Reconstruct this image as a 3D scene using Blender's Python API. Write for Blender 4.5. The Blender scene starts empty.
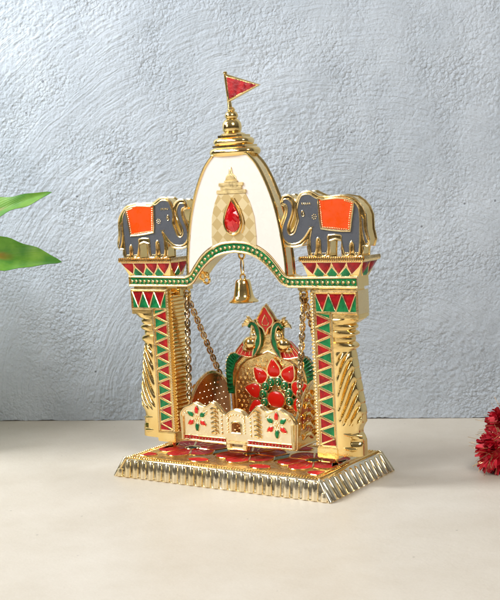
import bpy, bmesh, math, random
from math import sin, cos, pi, radians, sqrt
from mathutils import Vector, Matrix, noise
from mathutils.geometry import tessellate_polygon
CM = 0.01
random.seed(7)
scene = bpy.context.scene

# ------------------------------------------------------------------ camera
cam_d = bpy.data.cameras.new('camera'); cam = bpy.data.objects.new('camera', cam_d)
scene.collection.objects.link(cam); scene.camera = cam
yaw, pitch, roll = -.5911, -.0989, -.0495
fw = Vector((sin(yaw)*cos(pitch), cos(yaw)*cos(pitch), sin(pitch)))
rt = Vector((cos(yaw), -sin(yaw), 0)); up = rt.cross(fw)
r2 = rt*cos(roll)+up*sin(roll); u2 = -rt*sin(roll)+up*cos(roll)
m = Matrix((r2, u2, -fw)).transposed().to_4x4()
m.translation = Vector((40.5332, -59.6771, 18.2266))*CM
cam.matrix_world = m
cam_d.sensor_fit = 'HORIZONTAL'; cam_d.sensor_width = 36; cam_d.lens = 36*1159.43/500
cam_d.clip_start = .01; cam_d.clip_end = 100
cam_d.dof.use_dof = True; cam_d.dof.focus_distance = .73; cam_d.dof.aperture_fstop = 64

# ------------------------------------------------------------------ world and lamps
w = bpy.data.worlds.new('World'); scene.world = w; w.use_nodes = True
nt = w.node_tree; bg = nt.nodes['Background']
tc = nt.nodes.new('ShaderNodeTexCoord'); sp = nt.nodes.new('ShaderNodeSeparateXYZ'); cr = nt.nodes.new('ShaderNodeValToRGB')
nt.links.new(tc.outputs['Generated'], sp.inputs[0]); nt.links.new(sp.outputs['Z'], cr.inputs[0]); nt.links.new(cr.outputs[0], bg.inputs[0])
cr.color_ramp.elements[0].position = 0.0; cr.color_ramp.elements[0].color = (.22, .19, .165, 1)
cr.color_ramp.elements[1].position = .9; cr.color_ramp.elements[1].color = (1.0, 1.0, 1.0, 1)
bg.inputs[1].default_value = .25

def softbox(name, loc, target, sx, sy, power, col):
    d = bpy.data.lights.new(name, 'AREA'); d.shape = 'RECTANGLE'; d.size = sx*CM; d.size_y = sy*CM
    d.energy = power; d.color = col
    o = bpy.data.objects.new(name, d); scene.collection.objects.link(o)
    o.location = Vector(loc)*CM
    o.rotation_euler = (Vector(target)-Vector(loc)).to_track_quat('-Z', 'Y').to_euler()
    return o
softbox('key_softbox', (56, -48, 66), (0, 2, 8), 24, 24, 3.6, (1, .975, .94))
softbox('top_softbox', (-50, -34, 62), (-8, 16, 16), 24, 24, 6.3, (.90, .95, 1))
softbox('left_softbox', (-46, -84, 50), (0, 0, 10), 24, 28, 2.8, (1, .98, .95))

scene.view_settings.view_transform = 'Standard'; scene.view_settings.look = 'None'
scene.view_settings.exposure = 0; scene.view_settings.gamma = 1
scene.cycles.max_bounces = 10; scene.cycles.glossy_bounces = 6
scene.cycles.caustics_reflective = True; scene.cycles.blur_glossy = 1.0
scene.cycles.sample_clamp_indirect = 4

# ------------------------------------------------------------------ materials
def mat(name, col, metal=0, rough=.4, coat=0, spec=.5, nscale=0, nstr=0, vary=0, vscale=60, col2=None, transm=0, bumpdist=.0004):
    m = bpy.data.materials.new(name); m.use_nodes = True
    n = m.node_tree.nodes; l = m.node_tree.links; b = n['Principled BSDF']
    b.inputs['Base Color'].default_value = (*col, 1); b.inputs['Metallic'].default_value = metal
    b.inputs['Roughness'].default_value = rough; b.inputs['Coat Weight'].default_value = coat
    b.inputs['Coat Roughness'].default_value = .06; b.inputs['Specular IOR Level'].default_value = spec
    t = n.new('ShaderNodeTexCoord')
    if vary or col2:
        a = n.new('ShaderNodeTexNoise'); a.inputs['Scale'].default_value = vscale; a.inputs['Detail'].default_value = 5
        r = n.new('ShaderNodeValToRGB'); l.new(t.outputs['Object'], a.inputs[0]); l.new(a.outputs[0], r.inputs[0])
        c2 = col2 or tuple(c*(1-vary) for c in col)
        r.color_ramp.elements[0].position = .38; r.color_ramp.elements[1].position = .64
        r.color_ramp.elements[0].color = (*c2, 1); r.color_ramp.elements[1].color = (*col, 1)
        l.new(r.outputs[0], b.inputs['Base Color'])
    # slight uneven gloss everywhere
    g = n.new('ShaderNodeTexNoise'); g.inputs['Scale'].default_value = 130; g.inputs['Detail'].default_value = 6; g.inputs['Roughness'].default_value = .7
    mr = n.new('ShaderNodeMapRange'); mr.inputs[1].default_value = .35; mr.inputs[2].default_value = .68; mr.inputs[3].default_value = rough*.6; mr.inputs[4].default_value = min(1, rough*1.4)
    l.new(t.outputs['Object'], g.inputs[0]); l.new(g.outputs[0], mr.inputs[0]); l.new(mr.outputs[0], b.inputs['Roughness'])
    if nstr:
        k = n.new('ShaderNodeTexNoise'); k.inputs['Scale'].default_value = nscale; k.inputs['Detail'].default_value = 3
        bp = n.new('ShaderNodeBump'); bp.inputs['Strength'].default_value = nstr; bp.inputs['Distance'].default_value = bumpdist
        l.new(t.outputs['Object'], k.inputs[0]); l.new(k.outputs[0], bp.inputs['Height']); l.new(bp.outputs[0], b.inputs['Normal'])
    return m
GOLD = mat('polished_gold', (.99, .76, .35), 1, .15, nscale=230, nstr=.3, col2=(.95, .67, .26), vscale=50)
PALE = mat('pale_gold', (.98, .79, .44), 1, .23, nscale=260, nstr=.4, col2=(.94, .72, .38), vscale=60)
SATIN = mat('satin_gold_relief', (.95, .73, .34), 1, .27, nscale=420, nstr=.9, col2=(.78, .52, .20), vscale=160)
SILV = mat('champagne_plate', (.97, .86, .64), 1, .2, nscale=240, nstr=.3, col2=(.92, .76, .46), vscale=45)
SHADEG = mat('gold_painted_shade', (.52, .24, .09), 1, .32, nscale=300, nstr=.5, col2=(.38, .15, .05), vscale=90)  # gold with dark reflections and inner shade put into the colour
CHAIN = mat('antique_chain', (.80, .64, .38), 1, .2, col2=(.42, .28, .14), vscale=120)
GREEN = mat('green_enamel', (.002, .12, .035), 0, .25, .12, spec=.35, nscale=500, nstr=.25, col2=(.006, .24, .065), vscale=300)
RED = mat('red_enamel', (.50, .006, .008), 0, .25, .12, spec=.3, nscale=500, nstr=.25, col2=(.25, .004, .008), vscale=260)
BRED = mat('bright_red_enamel', (.80, .016, .008), 0, .2, .4, spec=.4)
PINK = mat('rose_enamel', (.80, .035, .03), 0, .42, 0, spec=.12, nscale=400, nstr=.4, col2=(.50, .012, .02), vscale=90)
TEAL = mat('dark_teal_enamel', (.01, .06, .045), 0, .4, 0, spec=.15)
ORANGE = mat('orange_enamel', (.80, .075, .004), 0, .32, .1, spec=.35)
GREY = mat('grey_enamel', (.095, .10, .115), 0, .3, .3, spec=.35)
CREAM = mat('cream_enamel', (.88, .79, .72), 0, .28, .2, spec=.4)
GEM = mat('red_gem', (.66, .004, .010), .2, .08, .8)
CREAMG = mat('cream_gold_plate', (.99, .86, .60), .9, .33, nscale=260, nstr=.3, col2=(.95, .77, .46), vscale=60)
RELIEF = mat('champagne_relief', (.86, .66, .32), .8, .4, nscale=300, nstr=.3)

def mottled_checker():
    m = bpy.data.materials.new('diamond_checker_gold'); m.use_nodes = True
    n = m.node_tree.nodes; l = m.node_tree.links; b = n['Principled BSDF']
    b.inputs['Metallic'].default_value = .75; b.inputs['Roughness'].default_value = .38
    t = n.new('ShaderNodeTexCoord'); mp = n.new('ShaderNodeMapping'); mp.inputs['Rotation'].default_value = (0, radians(45), 0)
    mp.inputs['Location'].default_value = (0, .5, 0)
    c = n.new('ShaderNodeTexChecker'); c.inputs['Scale'].default_value = 178
    c.inputs[1].default_value = (.90, .73, .42, 1); c.inputs[2].default_value = (.73, .54, .25, 1)
    l.new(t.outputs['Object'], mp.inputs[0]); l.new(mp.outputs[0], c.inputs[0]); l.new(c.outputs[0], b.inputs['Base Color'])
    return m
CHECK = mottled_checker()

# ------------------------------------------------------------------ mesh builder (all lengths in centimetres)
class MB:
    def __init__(s, *mats):
        s.v = []; s.f = []; s.mi = []; s.mats = list(mats); s.M = Matrix.Identity(4)
    def idx(s, m):
        if m is None: return 0
        if m not in s.mats: s.mats.append(m)
        return s.mats.index(m)
    def add(s, vs, fs, m=None):
        o = len(s.v); s.v += [tuple(s.M @ Vector(p)) for p in vs]; i = s.idx(m)
        for f in fs: s.f.append([o+k for k in f]); s.mi.append(i)
    def prism(s, pts, y0, y1, m=None, holes=(), back=True):
        """outline in x,z pushed from y0 (front) to y1 (back)"""
        loops = [list(pts)]+[list(h) for h in holes]
        flat = [p for lp in loops for p in lp]; n = len(flat)
        tri = tessellate_polygon([[Vector((p[0], p[1], 0)) for p in lp] for lp in loops])
        vs = [(p[0], y0, p[1]) for p in flat]+[(p[0], y1, p[1]) for p in flat]
        fs = [list(t) for t in tri]
        if back: fs += [[k+n for k in reversed(t)] for t in tri]
        o = 0
        for lp in loops:
            k = len(lp)
            for i in range(k): fs.append([o+i, o+(i+1) % k, o+(i+1) % k+n, o+i+n])
            o += k
        s.add(vs, fs, m)
    def flat(s, pts, y, m=None):
        tri = tessellate_polygon([[Vector((p[0], p[1], 0)) for p in pts]])
        s.add([(p[0], y, p[1]) for p in pts], [list(t) for t in tri], m)
    def tube(s, pts, r, closed=False, seg=6, m=None):
        P = [Vector(p) for p in pts]; n = len(P)
        if n < 2: return
        rr = r if isinstance(r, (list, tuple)) else [r]*n
        vs = []; prev = None
        for i in range(n):
            if closed: t = P[(i+1) % n]-P[i-1]
            else: t = P[min(i+1, n-1)]-P[max(i-1, 0)]
            if t.length < 1e-9: t = Vector((0, 0, 1))
            t.normalize()
            if prev is None:
                a = Vector((0, 1, 0)) if abs(t.y) < .9 else Vector((1, 0, 0))
            else: a = prev
            a = (a-t*a.dot(t))
            if a.length < 1e-6: a = t.orthogonal()
            a.normalize(); prev = a; b = t.cross(a)
            for k in range(seg):
                q = 2*pi*k/seg; vs.append(P[i]+(a*cos(q)+b*sin(q))*rr[i])
        fs = []
        for i in range(n if closed else n-1):
            j = (i+1) % n
            for k in range(seg): fs.append([i*seg+k, i*seg+(k+1) % seg, j*seg+(k+1) % seg, j*seg+k])
        if not closed: fs += [list(range(seg))[::-1], [(n-1)*seg+k for k in range(seg)]]
        s.add(vs, fs, m)
    def rim(s, pts, y, r, m=None, closed=True, seg=6):
        s.tube([(p[0], y, p[1]) for p in pts], r, closed, seg, m)
    def box(s, x0, x1, y0, y1, z0, z1, m=None, b=.04):
        b = min(b, abs(x1-x0)*.3, abs(y1-y0)*.3, abs(z1-z0)*.3)
        bm = bmesh.new(); bmesh.ops.create_cube(bm, size=1)
        for v in bm.verts: v.co = Vector(((x0+x1)/2+v.co.x*(x1-x0), (y0+y1)/2+v.co.y*(y1-y0), (z0+z1)/2+v.co.z*(z1-z0)))
        bmesh.ops.bevel(bm, geom=bm.edges[:], offset=b, segments=2, affect='EDGES')
        bm.verts.index_update()
        s.add([v.co[:] for v in bm.verts], [[v.index for v in f.verts] for f in bm.faces], m); bm.free()
    def lathe(s, prof, c=(0, 0, 0), sx=1, sy=1, seg=32, m=None):
        vs = []; fs = []
        for r, z in prof:
            for k in range(seg):
                q = 2*pi*k/seg; vs.append((c[0]+r*cos(q)*sx, c[1]+r*sin(q)*sy, c[2]+z))
        for i in range(len(prof)-1):
            for k in range(seg): fs.append([i*seg+k, i*seg+(k+1) % seg, (i+1)*seg+(k+1) % seg, (i+1)*seg+k])
        fs += [list(range(seg))[::-1], [(len(prof)-1)*seg+k for k in range(seg)]]
        s.add(vs, fs, m)
    def ball(s, c, r, m=None, seg=8, rings=5):
        rx, ry, rz = r if isinstance(r, (tuple, list)) else (r, r, r)
        vs = [(c[0], c[1], c[2]-rz)]; fs = []
        for i in range(1, rings):
            p = -pi/2+pi*i/rings
            for k in range(seg):
                q = 2*pi*k/seg; vs.append((c[0]+rx*cos(p)*cos(q), c[1]+ry*cos(p)*sin(q), c[2]+rz*sin(p)))
        vs.append((c[0], c[1], c[2]+rz)); L = len(vs)-1
        for k in range(seg):
            fs.append([0, 1+(k+1) % seg, 1+k]); fs.append([L, L-seg+k, L-seg+(k+1) % seg])
        for i in range(rings-2):
            for k in range(seg): fs.append([1+i*seg+k, 1+i*seg+(k+1) % seg, 1+(i+1)*seg+(k+1) % seg, 1+(i+1)*seg+k])
        s.add(vs, fs, m)
    def dome(s, pts, y, h, m=None, rings=4, out=-1):
        """raised enamel drop over a star-shaped outline"""
        cx = sum(p[0] for p in pts)/len(pts); cz = sum(p[1] for p in pts)/len(pts); n = len(pts)
        vs = []; fs = []
        for i in range(rings):
            t = i/rings; k = cos(t*pi/2)
            for p in pts: vs.append((cx+(p[0]-cx)*k, y+out*h*sin(t*pi/2), cz+(p[1]-cz)*k))
        vs.append((cx, y+out*h, cz))
        for i in range(rings-1):
            for k in range(n): fs.append([i*n+k, i*n+(k+1) % n, (i+1)*n+(k+1) % n, (i+1)*n+k])
        for k in range(n): fs.append([(rings-1)*n+k, (rings-1)*n+(k+1) % n, rings*n])
        s.add(vs, fs, m)
    def torus(s, c, R, r, ax='y', seg=18, m=None, arc=1.0, a0=0, sq=1.0):
        n = int(seg*arc)+(0 if arc >= 1 else 1); pts = []
        for i in range(n):
            q = a0+2*pi*arc*i/(n if arc >= 1 else n-1); a, b = R*cos(q), R*sin(q)*sq
            pts.append({'y': (c[0]+a, c[1], c[2]+b), 'x': (c[0], c[1]+a, c[2]+b), 'z': (c[0]+a, c[1]+b, c[2])}[ax])
        s.tube(pts, r, arc >= 1, 7, m)
    def build(s, name, parent=None, label=None, sharp=38, origin=(0, 0, 0)):
        me = bpy.data.meshes.new(name)
        ox, oy, oz = origin
        me.from_pydata([((x-ox)*CM, (y-oy)*CM, (z-oz)*CM) for x, y, z in s.v], [], s.f)
        for mm in s.mats: me.materials.append(mm)
        me.polygons.foreach_set('material_index', s.mi); me.polygons.foreach_set('use_smooth', [True]*len(s.f))
        me.update(); bm = bmesh.new(); bm.from_mesh(me); bmesh.ops.recalc_face_normals(bm, faces=bm.faces[:]); bm.to_mesh(me); bm.free()
        me.set_sharp_from_angle(angle=radians(sharp))
        o = bpy.data.objects.new(name, me); scene.collection.objects.link(o)
        if parent: o.parent = parent
        if label: o['label'] = label
        return o

def thing(name, label, cat, loc=(0, 0, 0), group=None):
    o = bpy.data.objects.new(name, None); scene.collection.objects.link(o); o.location = Vector(loc)*CM
    o.empty_display_size = .01; o['label'] = label; o['category'] = cat
    if group: o['group'] = group
    return o
def smooth(pts, n=3, closed=False):
    """Catmull-Rom resampling of a 2-D outline"""
    out = []; N = len(pts)
    for i in range(N if closed else N-1):
        g = (lambda k: pts[k % N]) if closed else (lambda k: pts[max(0, min(N-1, k))])
        p0, p1, p2, p3 = g(i-1), g(i), g(i+1), g(i+2)
        for j in range(n):
            t = j/n
            out.append(tuple(.5*((2*b)+(-a+c)*t+(2*a-5*b+4*c-d)*t*t+(-a+3*b-3*c+d)*t**3) for a, b, c, d in zip(p0, p1, p2, p3)))
    if not closed: out.append(tuple(pts[-1]))
    return out
def shrink(pts, d):
    """offset a closed outline inwards by d"""
    n = len(pts); ar = sum(pts[i][0]*pts[(i+1) % n][1]-pts[(i+1) % n][0]*pts[i][1] for i in range(n))
    sg = 1 if ar > 0 else -1; out = []
    for i in range(n):
        a = Vector(pts[i])-Vector(pts[i-1]); b = Vector(pts[(i+1) % n])-Vector(pts[i])
        if a.length < 1e-7: a = b.copy()
        if b.length < 1e-7: b = a.copy()
        a.normalize(); b.normalize(); na = Vector((-a.y, a.x))*sg; nb = Vector((-b.y, b.x))*sg; v = na+nb
        k = max(.5, v.length_squared/2) if v.length > 1e-6 else 1
        out.append(tuple(Vector(pts[i])+v/k*d))
    return out
def petal(cx, cz, ang, L, W, n=16, tip=1.0):
    """leaf outline starting at (cx,cz) going towards ang"""
    pts = []
    for i in range(n):
        q = 2*pi*i/n; a = (1-cos(q))/2
        wd = W/2*sin(q)*(1-.35*tip*a)*(1 if a < .5 else (1-(a-.5)*.35*tip))
        a2 = L*a
        pts.append((cx+a2*cos(ang)-wd*sin(ang), cz+a2*sin(ang)+wd*cos(ang)))
    return pts
def drop(cx, cz, ang, L, W, n=20):
    """teardrop: pointed at the far end"""
    pts = []
    for i in range(n):
        q = 2*pi*i/n; a = L*(1-cos(q))/2; wd = W*.62*sin(q)*cos(q/2)**2 if q <= pi else W*.62*sin(q)*cos((2*pi-q)/2)**2
        pts.append((cx+a*cos(ang)-wd*1.25*sin(ang), cz+a*sin(ang)+wd*1.25*cos(ang)))
    return pts
def mir(pts, s): return [(p[0]*s, p[1]) for p in pts]

# ------------------------------------------------------------------ the setting: table top and plaster wall
def table_material():
    m = bpy.data.materials.new('cream_table'); m.use_nodes = True
    n = m.node_tree.nodes; l = m.node_tree.links; b = n['Principled BSDF']
    t = n.new('ShaderNodeTexCoord')
    a = n.new('ShaderNodeTexNoise'); a.inputs['Scale'].default_value = 11; a.inputs['Detail'].default_value = 12; a.inputs['Roughness'].default_value = .74
    r = n.new('ShaderNodeValToRGB'); r.color_ramp.elements[0].position = .3; r.color_ramp.elements[1].position = .72
    r.color_ramp.elements[0].color = (.63, .55, .44, 1); r.color_ramp.elements[1].color = (.745, .675, .575, 1)
    fg_ = n.new('ShaderNodeTexNoise'); fg_.inputs['Scale'].default_value = 900; fg_.inputs['Detail'].default_value = 3; l.new(t.outputs['Object'], fg_.inputs[0])
    ad = n.new('ShaderNodeMath'); ad.operation = 'MULTIPLY_ADD'; ad.inputs[1].default_value = .30; l.new(fg_.outputs[0], ad.inputs[0])
    sb_ = n.new('ShaderNodeMath'); sb_.operation = 'SUBTRACT'; sb_.inputs[1].default_value = .15; l.new(a.outputs[0], sb_.inputs[0]); l.new(sb_.outputs[0], ad.inputs[2])
    l.new(t.outputs['Object'], a.inputs[0]); l.new(ad.outputs[0], r.inputs[0])
    # a few small dark specks
    v = n.new('ShaderNodeTexVoronoi'); v.inputs['Scale'].default_value = 55; l.new(t.outputs['Object'], v.inputs[0])
    s_ = n.new('ShaderNodeMapRange'); s_.inputs[1].default_value = .028; s_.inputs[2].default_value = .045; s_.inputs[3].default_value = .45; s_.inputs[4].default_value = 1
    l.new(v.outputs['Distance'], s_.inputs[0])
    mx = n.new('ShaderNodeMix'); mx.data_type = 'RGBA'; mx.blend_type = 'MULTIPLY'; mx.inputs[0].default_value = .6
    l.new(r.outputs[0], mx.inputs[6]); l.new(s_.outputs[0], mx.inputs[7]); l.new(mx.outputs[2], b.inputs['Base Color'])
    b.inputs['Roughness'].default_value = .42; b.inputs['Specular IOR Level'].default_value = .35
    k = n.new('ShaderNodeTexNoise'); k.inputs['Scale'].default_value = 420; k.inputs['Detail'].default_value = 6
    bp = n.new('ShaderNodeBump'); bp.inputs['Strength'].default_value = .25; bp.inputs['Distance'].default_value = .0006
    l.new(t.outputs['Object'], k.inputs[0]); l.new(k.outputs[0], bp.inputs['Height']); l.new(bp.outputs[0], b.inputs['Normal'])
    mr = n.new('ShaderNodeMapRange'); mr.inputs[3].default_value = .34; mr.inputs[4].default_value = .55
    l.new(a.outputs[0], mr.inputs[0]); l.new(mr.outputs[0], b.inputs['Roughness'])
    return m
WS = .402; WC = 18.1     # wall line on the table: y = WC + WS*x
tb = MB(table_material())
tb.add([(-150, -140, 0), (150, -140, 0), (150, 95, 0), (-150, -30, 0)], [[0, 1, 2, 3]])
table = tb.build('table_top'); table['kind'] = 'structure'; table['label'] = 'smooth cream table top under the gold temple swing'

def wall_material():
    m = bpy.data.materials.new('trowelled_plaster'); m.use_nodes = True
    n = m.node_tree.nodes; l = m.node_tree.links; b = n['Principled BSDF']
    t = n.new('ShaderNodeTexCoord')
    a = n.new('ShaderNodeTexNoise'); a.inputs['Scale'].default_value = 8; a.inputs['Detail'].default_value = 9; a.inputs['Roughness'].default_value = .66
    r = n.new('ShaderNodeValToRGB'); r.color_ramp.elements[0].position = .32; r.color_ramp.elements[1].position = .7
    r.color_ramp.elements[0].color = (.47, .52, .575, 1); r.color_ramp.elements[1].color = (.66, .715, .78, 1)
    l.new(t.outputs['Object'], a.inputs[0]); l.new(a.outputs[0], r.inputs[0])
    # specks of shadow in tiny pits, painted as dark colour
    v = n.new('ShaderNodeTexVoronoi'); v.inputs['Scale'].default_value = 110; v.inputs['Randomness'].default_value = 1
    l.new(t.outputs['Object'], v.inputs[0])
    sub = n.new('ShaderNodeTexNoise'); sub.inputs['Scale'].default_value = 16; l.new(t.outputs['Object'], sub.inputs[0])
    th = n.new('ShaderNodeMapRange'); th.inputs[1].default_value = .50; th.inputs[2].default_value = .72; th.inputs[3].default_value = 0; th.inputs[4].default_value = .17
    l.new(sub.outputs[0], th.inputs[0])
    lt = n.new('ShaderNodeMath'); lt.operation = 'LESS_THAN'; l.new(v.outputs['Distance'], lt.inputs[0]); l.new(th.outputs[0], lt.inputs[1])
    mx = n.new('ShaderNodeMix'); mx.data_type = 'RGBA'; l.new(lt.outputs[0], mx.inputs[0]); l.new(r.outputs[0], mx.inputs[6])
    mx.inputs[7].default_value = (.27, .29, .32, 1); l.new(mx.outputs[2], b.inputs['Base Color'])
    b.inputs['Roughness'].default_value = .8; b.inputs['Specular IOR Level'].default_value = .25
    k = n.new('ShaderNodeTexNoise'); k.inputs['Scale'].default_value = 480; k.inputs['Detail'].default_value = 8; k.inputs['Roughness'].default_value = .62
    k.inputs['Distortion'].default_value = 0
    big = n.new('ShaderNodeTexNoise'); big.inputs['Scale'].default_value = 22; big.inputs['Detail'].default_value = 2
    bm_ = n.new('ShaderNodeMapRange'); bm_.inputs[1].default_value = .42; bm_.inputs[2].default_value = .66; bm_.inputs[3].default_value = .12; bm_.inputs[4].default_value = 1.0
    l.new(t.outputs['Object'], big.inputs[0]); l.new(big.outputs[0], bm_.inputs[0])
    def M_(op, a_, b_=None, c_=None):
        q = n.new('ShaderNodeMath'); q.operation = op
        for ii, vv in enumerate((a_, b_, c_)):
            if vv is None: continue
            if isinstance(vv, (int, float)): q.inputs[ii].default_value = vv
            else: l.new(vv, q.inputs[ii])
        return q.outputs[0]
    k.inputs['Scale'].default_value = 520; k.inputs['Detail'].default_value = 9; k.inputs['Roughness'].default_value = .68
    l.new(t.outputs['Object'], k.inputs[0])
    # granules with dark crevices
    vo = n.new('ShaderNodeTexVoronoi'); vo.inputs['Scale'].default_value = 380; vo.inputs['Randomness'].default_value = 1
    wn = n.new('ShaderNodeTexNoise'); wn.inputs['Scale'].default_value = 330; wn.inputs['Detail'].default_value = 4
    va = n.new('ShaderNodeVectorMath'); va.operation = 'MULTIPLY_ADD'; va.inputs[1].default_value = (.0048, .0048, .0048)
    l.new(t.outputs['Object'], wn.inputs[0]); l.new(wn.outputs['Color'], va.inputs[0]); l.new(t.outputs['Object'], va.inputs[2]); l.new(va.outputs[0], vo.inputs[0])
    gran = M_('POWER', M_('MINIMUM', vo.outputs['Distance'], 1.0), 1.6)
    # trowel arcs
    sx_ = n.new('ShaderNodeSeparateXYZ'); l.new(t.outputs['Object'], sx_.inputs[0])
    dx = M_('ADD', sx_.outputs['X'], .035); dz = M_('ADD', sx_.outputs['Z'], .03)
    rr = M_('SQRT', M_('ADD', M_('MULTIPLY', dx, dx), M_('MULTIPLY', dz, dz))); an = M_('ARCTAN2', dz, dx)
    cb = n.new('ShaderNodeCombineXYZ'); l.new(M_('ADD', M_('MULTIPLY', rr, 400.0), M_('MULTIPLY', big.outputs[0], 6.0)), cb.inputs[0]); l.new(M_('MULTIPLY', an, 7.0), cb.inputs[1])
    st_ = n.new('ShaderNodeTexNoise'); st_.inputs['Scale'].default_value = 1; st_.inputs['Detail'].default_value = 4; l.new(cb.outputs[0], st_.inputs[0])
    inv = M_('SUBTRACT', 1.35, bm_.outputs[0])
    h = M_('ADD', M_('MULTIPLY', k.outputs[0], .75), M_('MULTIPLY', M_('MULTIPLY', gran, -1.1), bm_.outputs[0]))
    h = M_('ADD', h, M_('MULTIPLY', M_('MULTIPLY', st_.outputs[0], inv), .85))
    bp = n.new('ShaderNodeBump'); bp.inputs['Distance'].default_value = .0020; bp.inputs['Strength'].default_value = .8
    l.new(h, bp.inputs['Height']); l.new(bp.outputs[0], b.inputs['Normal'])
    return m
def build_wall():
    """plaster with real relief: local x along the wall, z up, y = relief"""
    import numpy as np
    rng = np.random.default_rng(3)
    def vnoise(x, y, seed):
        xi = np.floor(x).astype(int); yi = np.floor(y).astype(int); fx = x-xi; fy = y-yi
        fx = fx*fx*(3-2*fx); fy = fy*fy*(3-2*fy)
        def h(a, b_):
            n_ = (a*374761393+b_*668265263+seed*1442695041) & 0xffffffff
            n_ = ((n_ ^ (n_ >> 13))*1274126177) & 0xffffffff
            return ((n_ ^ (n_ >> 16)) & 0xffff)/65535.
        return (h(xi, yi)*(1-fx)+h(xi+1, yi)*fx)*(1-fy)+(h(xi, yi+1)*(1-fx)+h(xi+1, yi+1)*fx)*fy
    def grid(x0, x1, z0, z1, step):
        xs = np.arange(x0, x1+step/2, step); zs = np.arange(z0, z1+step/2, step)
        X, Z = np.meshgrid(xs, zs); X = X.astype(np.float64)
        n1 = vnoise(X*.09+5, Z*.09+3, 1)          # large patches
        n2 = vnoise(X*.22+9, Z*.22+1, 2)
        wx = X+1.1*(vnoise(X*.5, Z*.5, 3)-.5)*2; wz = Z+1.1*(vnoise(X*.5+40, Z*.5, 4)-.5)*2
        # plaster lumps: ridged with flattened tops
        lump = vnoise(X*3.6+Z*.8+n2*3, Z*4.4-X*.9, 5)*.46+vnoise(X*7.0+Z*2, Z*8.0-X*2, 6)*.42+vnoise(X*12, Z*12, 9)*.16
        lump = np.clip((lump-.36)*2.9, 0, 1)
        fine = vnoise(X*9, Z*9, 7)*.5+vnoise(X*16, Z*16, 8)*.3
        # trowel arcs swept round two centres
        def arcs(cx, cz, seed, fr):
            R = np.sqrt((X-cx)**2+((Z-cz)*1.15)**2); A = np.arctan2(Z-cz, X-cx)
            return vnoise(R*fr+.6*vnoise(X*.3, Z*.3, seed+1), A*5, seed)*.7+.3*vnoise(R*fr*2.1, A*9, seed+2)
        sw = np.where(X < 1, arcs(-3, -2, 11, 2.3), arcs(-1, 8, 15, 2.3))
        diag = vnoise((X*.9-Z*.35)*2.6+n2*2, (X*.35+Z*.9)*.35, 21)
        mixr = np.clip((n1*.6+n2*.4-.40)*6, .08, 1); smoothp = np.clip((vnoise(X*.16+31, Z*.16+7, 12)-.30)*4, .25, 1)
        H = (lump*.045*mixr+.055*sw*(1-mixr*.55)+.045*diag*(1-mixr)*n1*2)*smoothp+.016*fine+.010*lump
        # scraped gouges
        for gx, gz, ang, ln in ((-22.5, 20.3, .45, 2.2), (-12, 24.5, .9, 1.2), (-11.2, 14.2, -1.0, 2.0), (4.5, 21, .6, 1.8), (-16, 18.7, .1, 1.5)):
            du = (X-gx)*cos(ang)+(Z-gz)*sin(ang); dv = -(X-gx)*sin(ang)+(Z-gz)*cos(ang)+.25*(vnoise(X*2, Z*2, 31)-.5)
            H -= .03*np.exp(-(du/ln)**4-(dv/.16)**2)
        H += .25*(vnoise(X*.05, Z*.05, 44)-.5)
        return xs, zs, X, Z, H
    xs, zs, X, Z, H = grid(-35, 21, 0, 38, .08)
    nx, nz = len(xs), len(zs)
    Z = Z.copy(); Z[0] = .01+.07*vnoise(X[0]*1.3, X[0]*0, 51)**3+.035*vnoise(X[0]*5, X[0]*0, 52)**2
    Z[1:3] = np.maximum(Z[1:3], Z[0]+np.array([[.02], [.04]]))
    co = np.stack([X, -H, Z], -1).reshape(-1, 3)*CM
    i = np.arange(nx-1); j = np.arange(nz-1); I, J = np.meshgrid(i, j); b0 = (J*nx+I).ravel()
    F = np.stack([b0, b0+1, b0+1+nx, b0+nx], -1)
    me = bpy.data.meshes.new('plaster_wall')
    big = np.array([(-190, .5, -.3), (190, .5, -.3), (190, .5, 130), (-190, .5, 130)])*CM   # the rest of the wall, behind
    n0 = len(co); co = np.concatenate([co, big]); F = np.concatenate([F, [[n0, n0+1, n0+2, n0+3]]])
    me.vertices.add(len(co)); me.vertices.foreach_set('co', co.ravel())
    me.loops.add(F.size); me.loops.foreach_set('vertex_index', F.ravel())
    me.polygons.add(len(F)); me.polygons.foreach_set('loop_start', np.arange(0, F.size, 4))
    me.polygons.foreach_set('use_smooth', np.ones(len(F), bool))
    me.update(calc_edges=True); me.validate()
    me.materials.append(wall_material())
    o = bpy.data.objects.new('wall', me); scene.collection.objects.link(o)
    o.location = (0, WC*CM, 0); o.rotation_euler = (0, 0, math.atan(WS))
    o['kind'] = 'structure'; o['label'] = 'rough blue-grey trowelled plaster wall behind the temple swing'
build_wall()

# ================================================================== THE TEMPLE FRAME
temple = thing('miniature_temple', 'gold enamelled miniature temple arch with white spire, two elephants and flag on a fluted base', 'temple ornament')
YF, YB = -.70, .62

# ---------------------------------------------------------------- base
BW, BD, BI, BH = 8.0, 4.02, .80, 1.26
BJ = .26   # the long sides slope less than the ends
bs = MB(SILV)
def ring(w_, d_, z): return [(-w_, -d_, z), (w_, -d_, z), (w_, d_, z), (-w_, d_, z)]
levels = [(BW, BD, 0), (BW+.03, BD+.03, .06), (BW-.06, BD-.06, .10), (BW-BI+.10, BD-BJ+.06, BH-.12), (BW-BI+.03, BD-BJ, BH-.05), (BW-BI-.06, BD-BJ-.06, BH-.02), (BW-BI-.30, BD-BJ-.30, BH-.02)]
vs = [p for a in levels for p in ring(*a)]; fs = []
for i in range(len(levels)-1):
    for k in range(4): fs.append([i*4+k, i*4+(k+1) % 4, i*4+4+(k+1) % 4, i*4+4+k])
fs += [[3, 2, 1, 0], [len(vs)-4, len(vs)-3, len(vs)-2, len(vs)-1]]
bs.add(vs, fs)
base = bs.build('base', temple)
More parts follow.
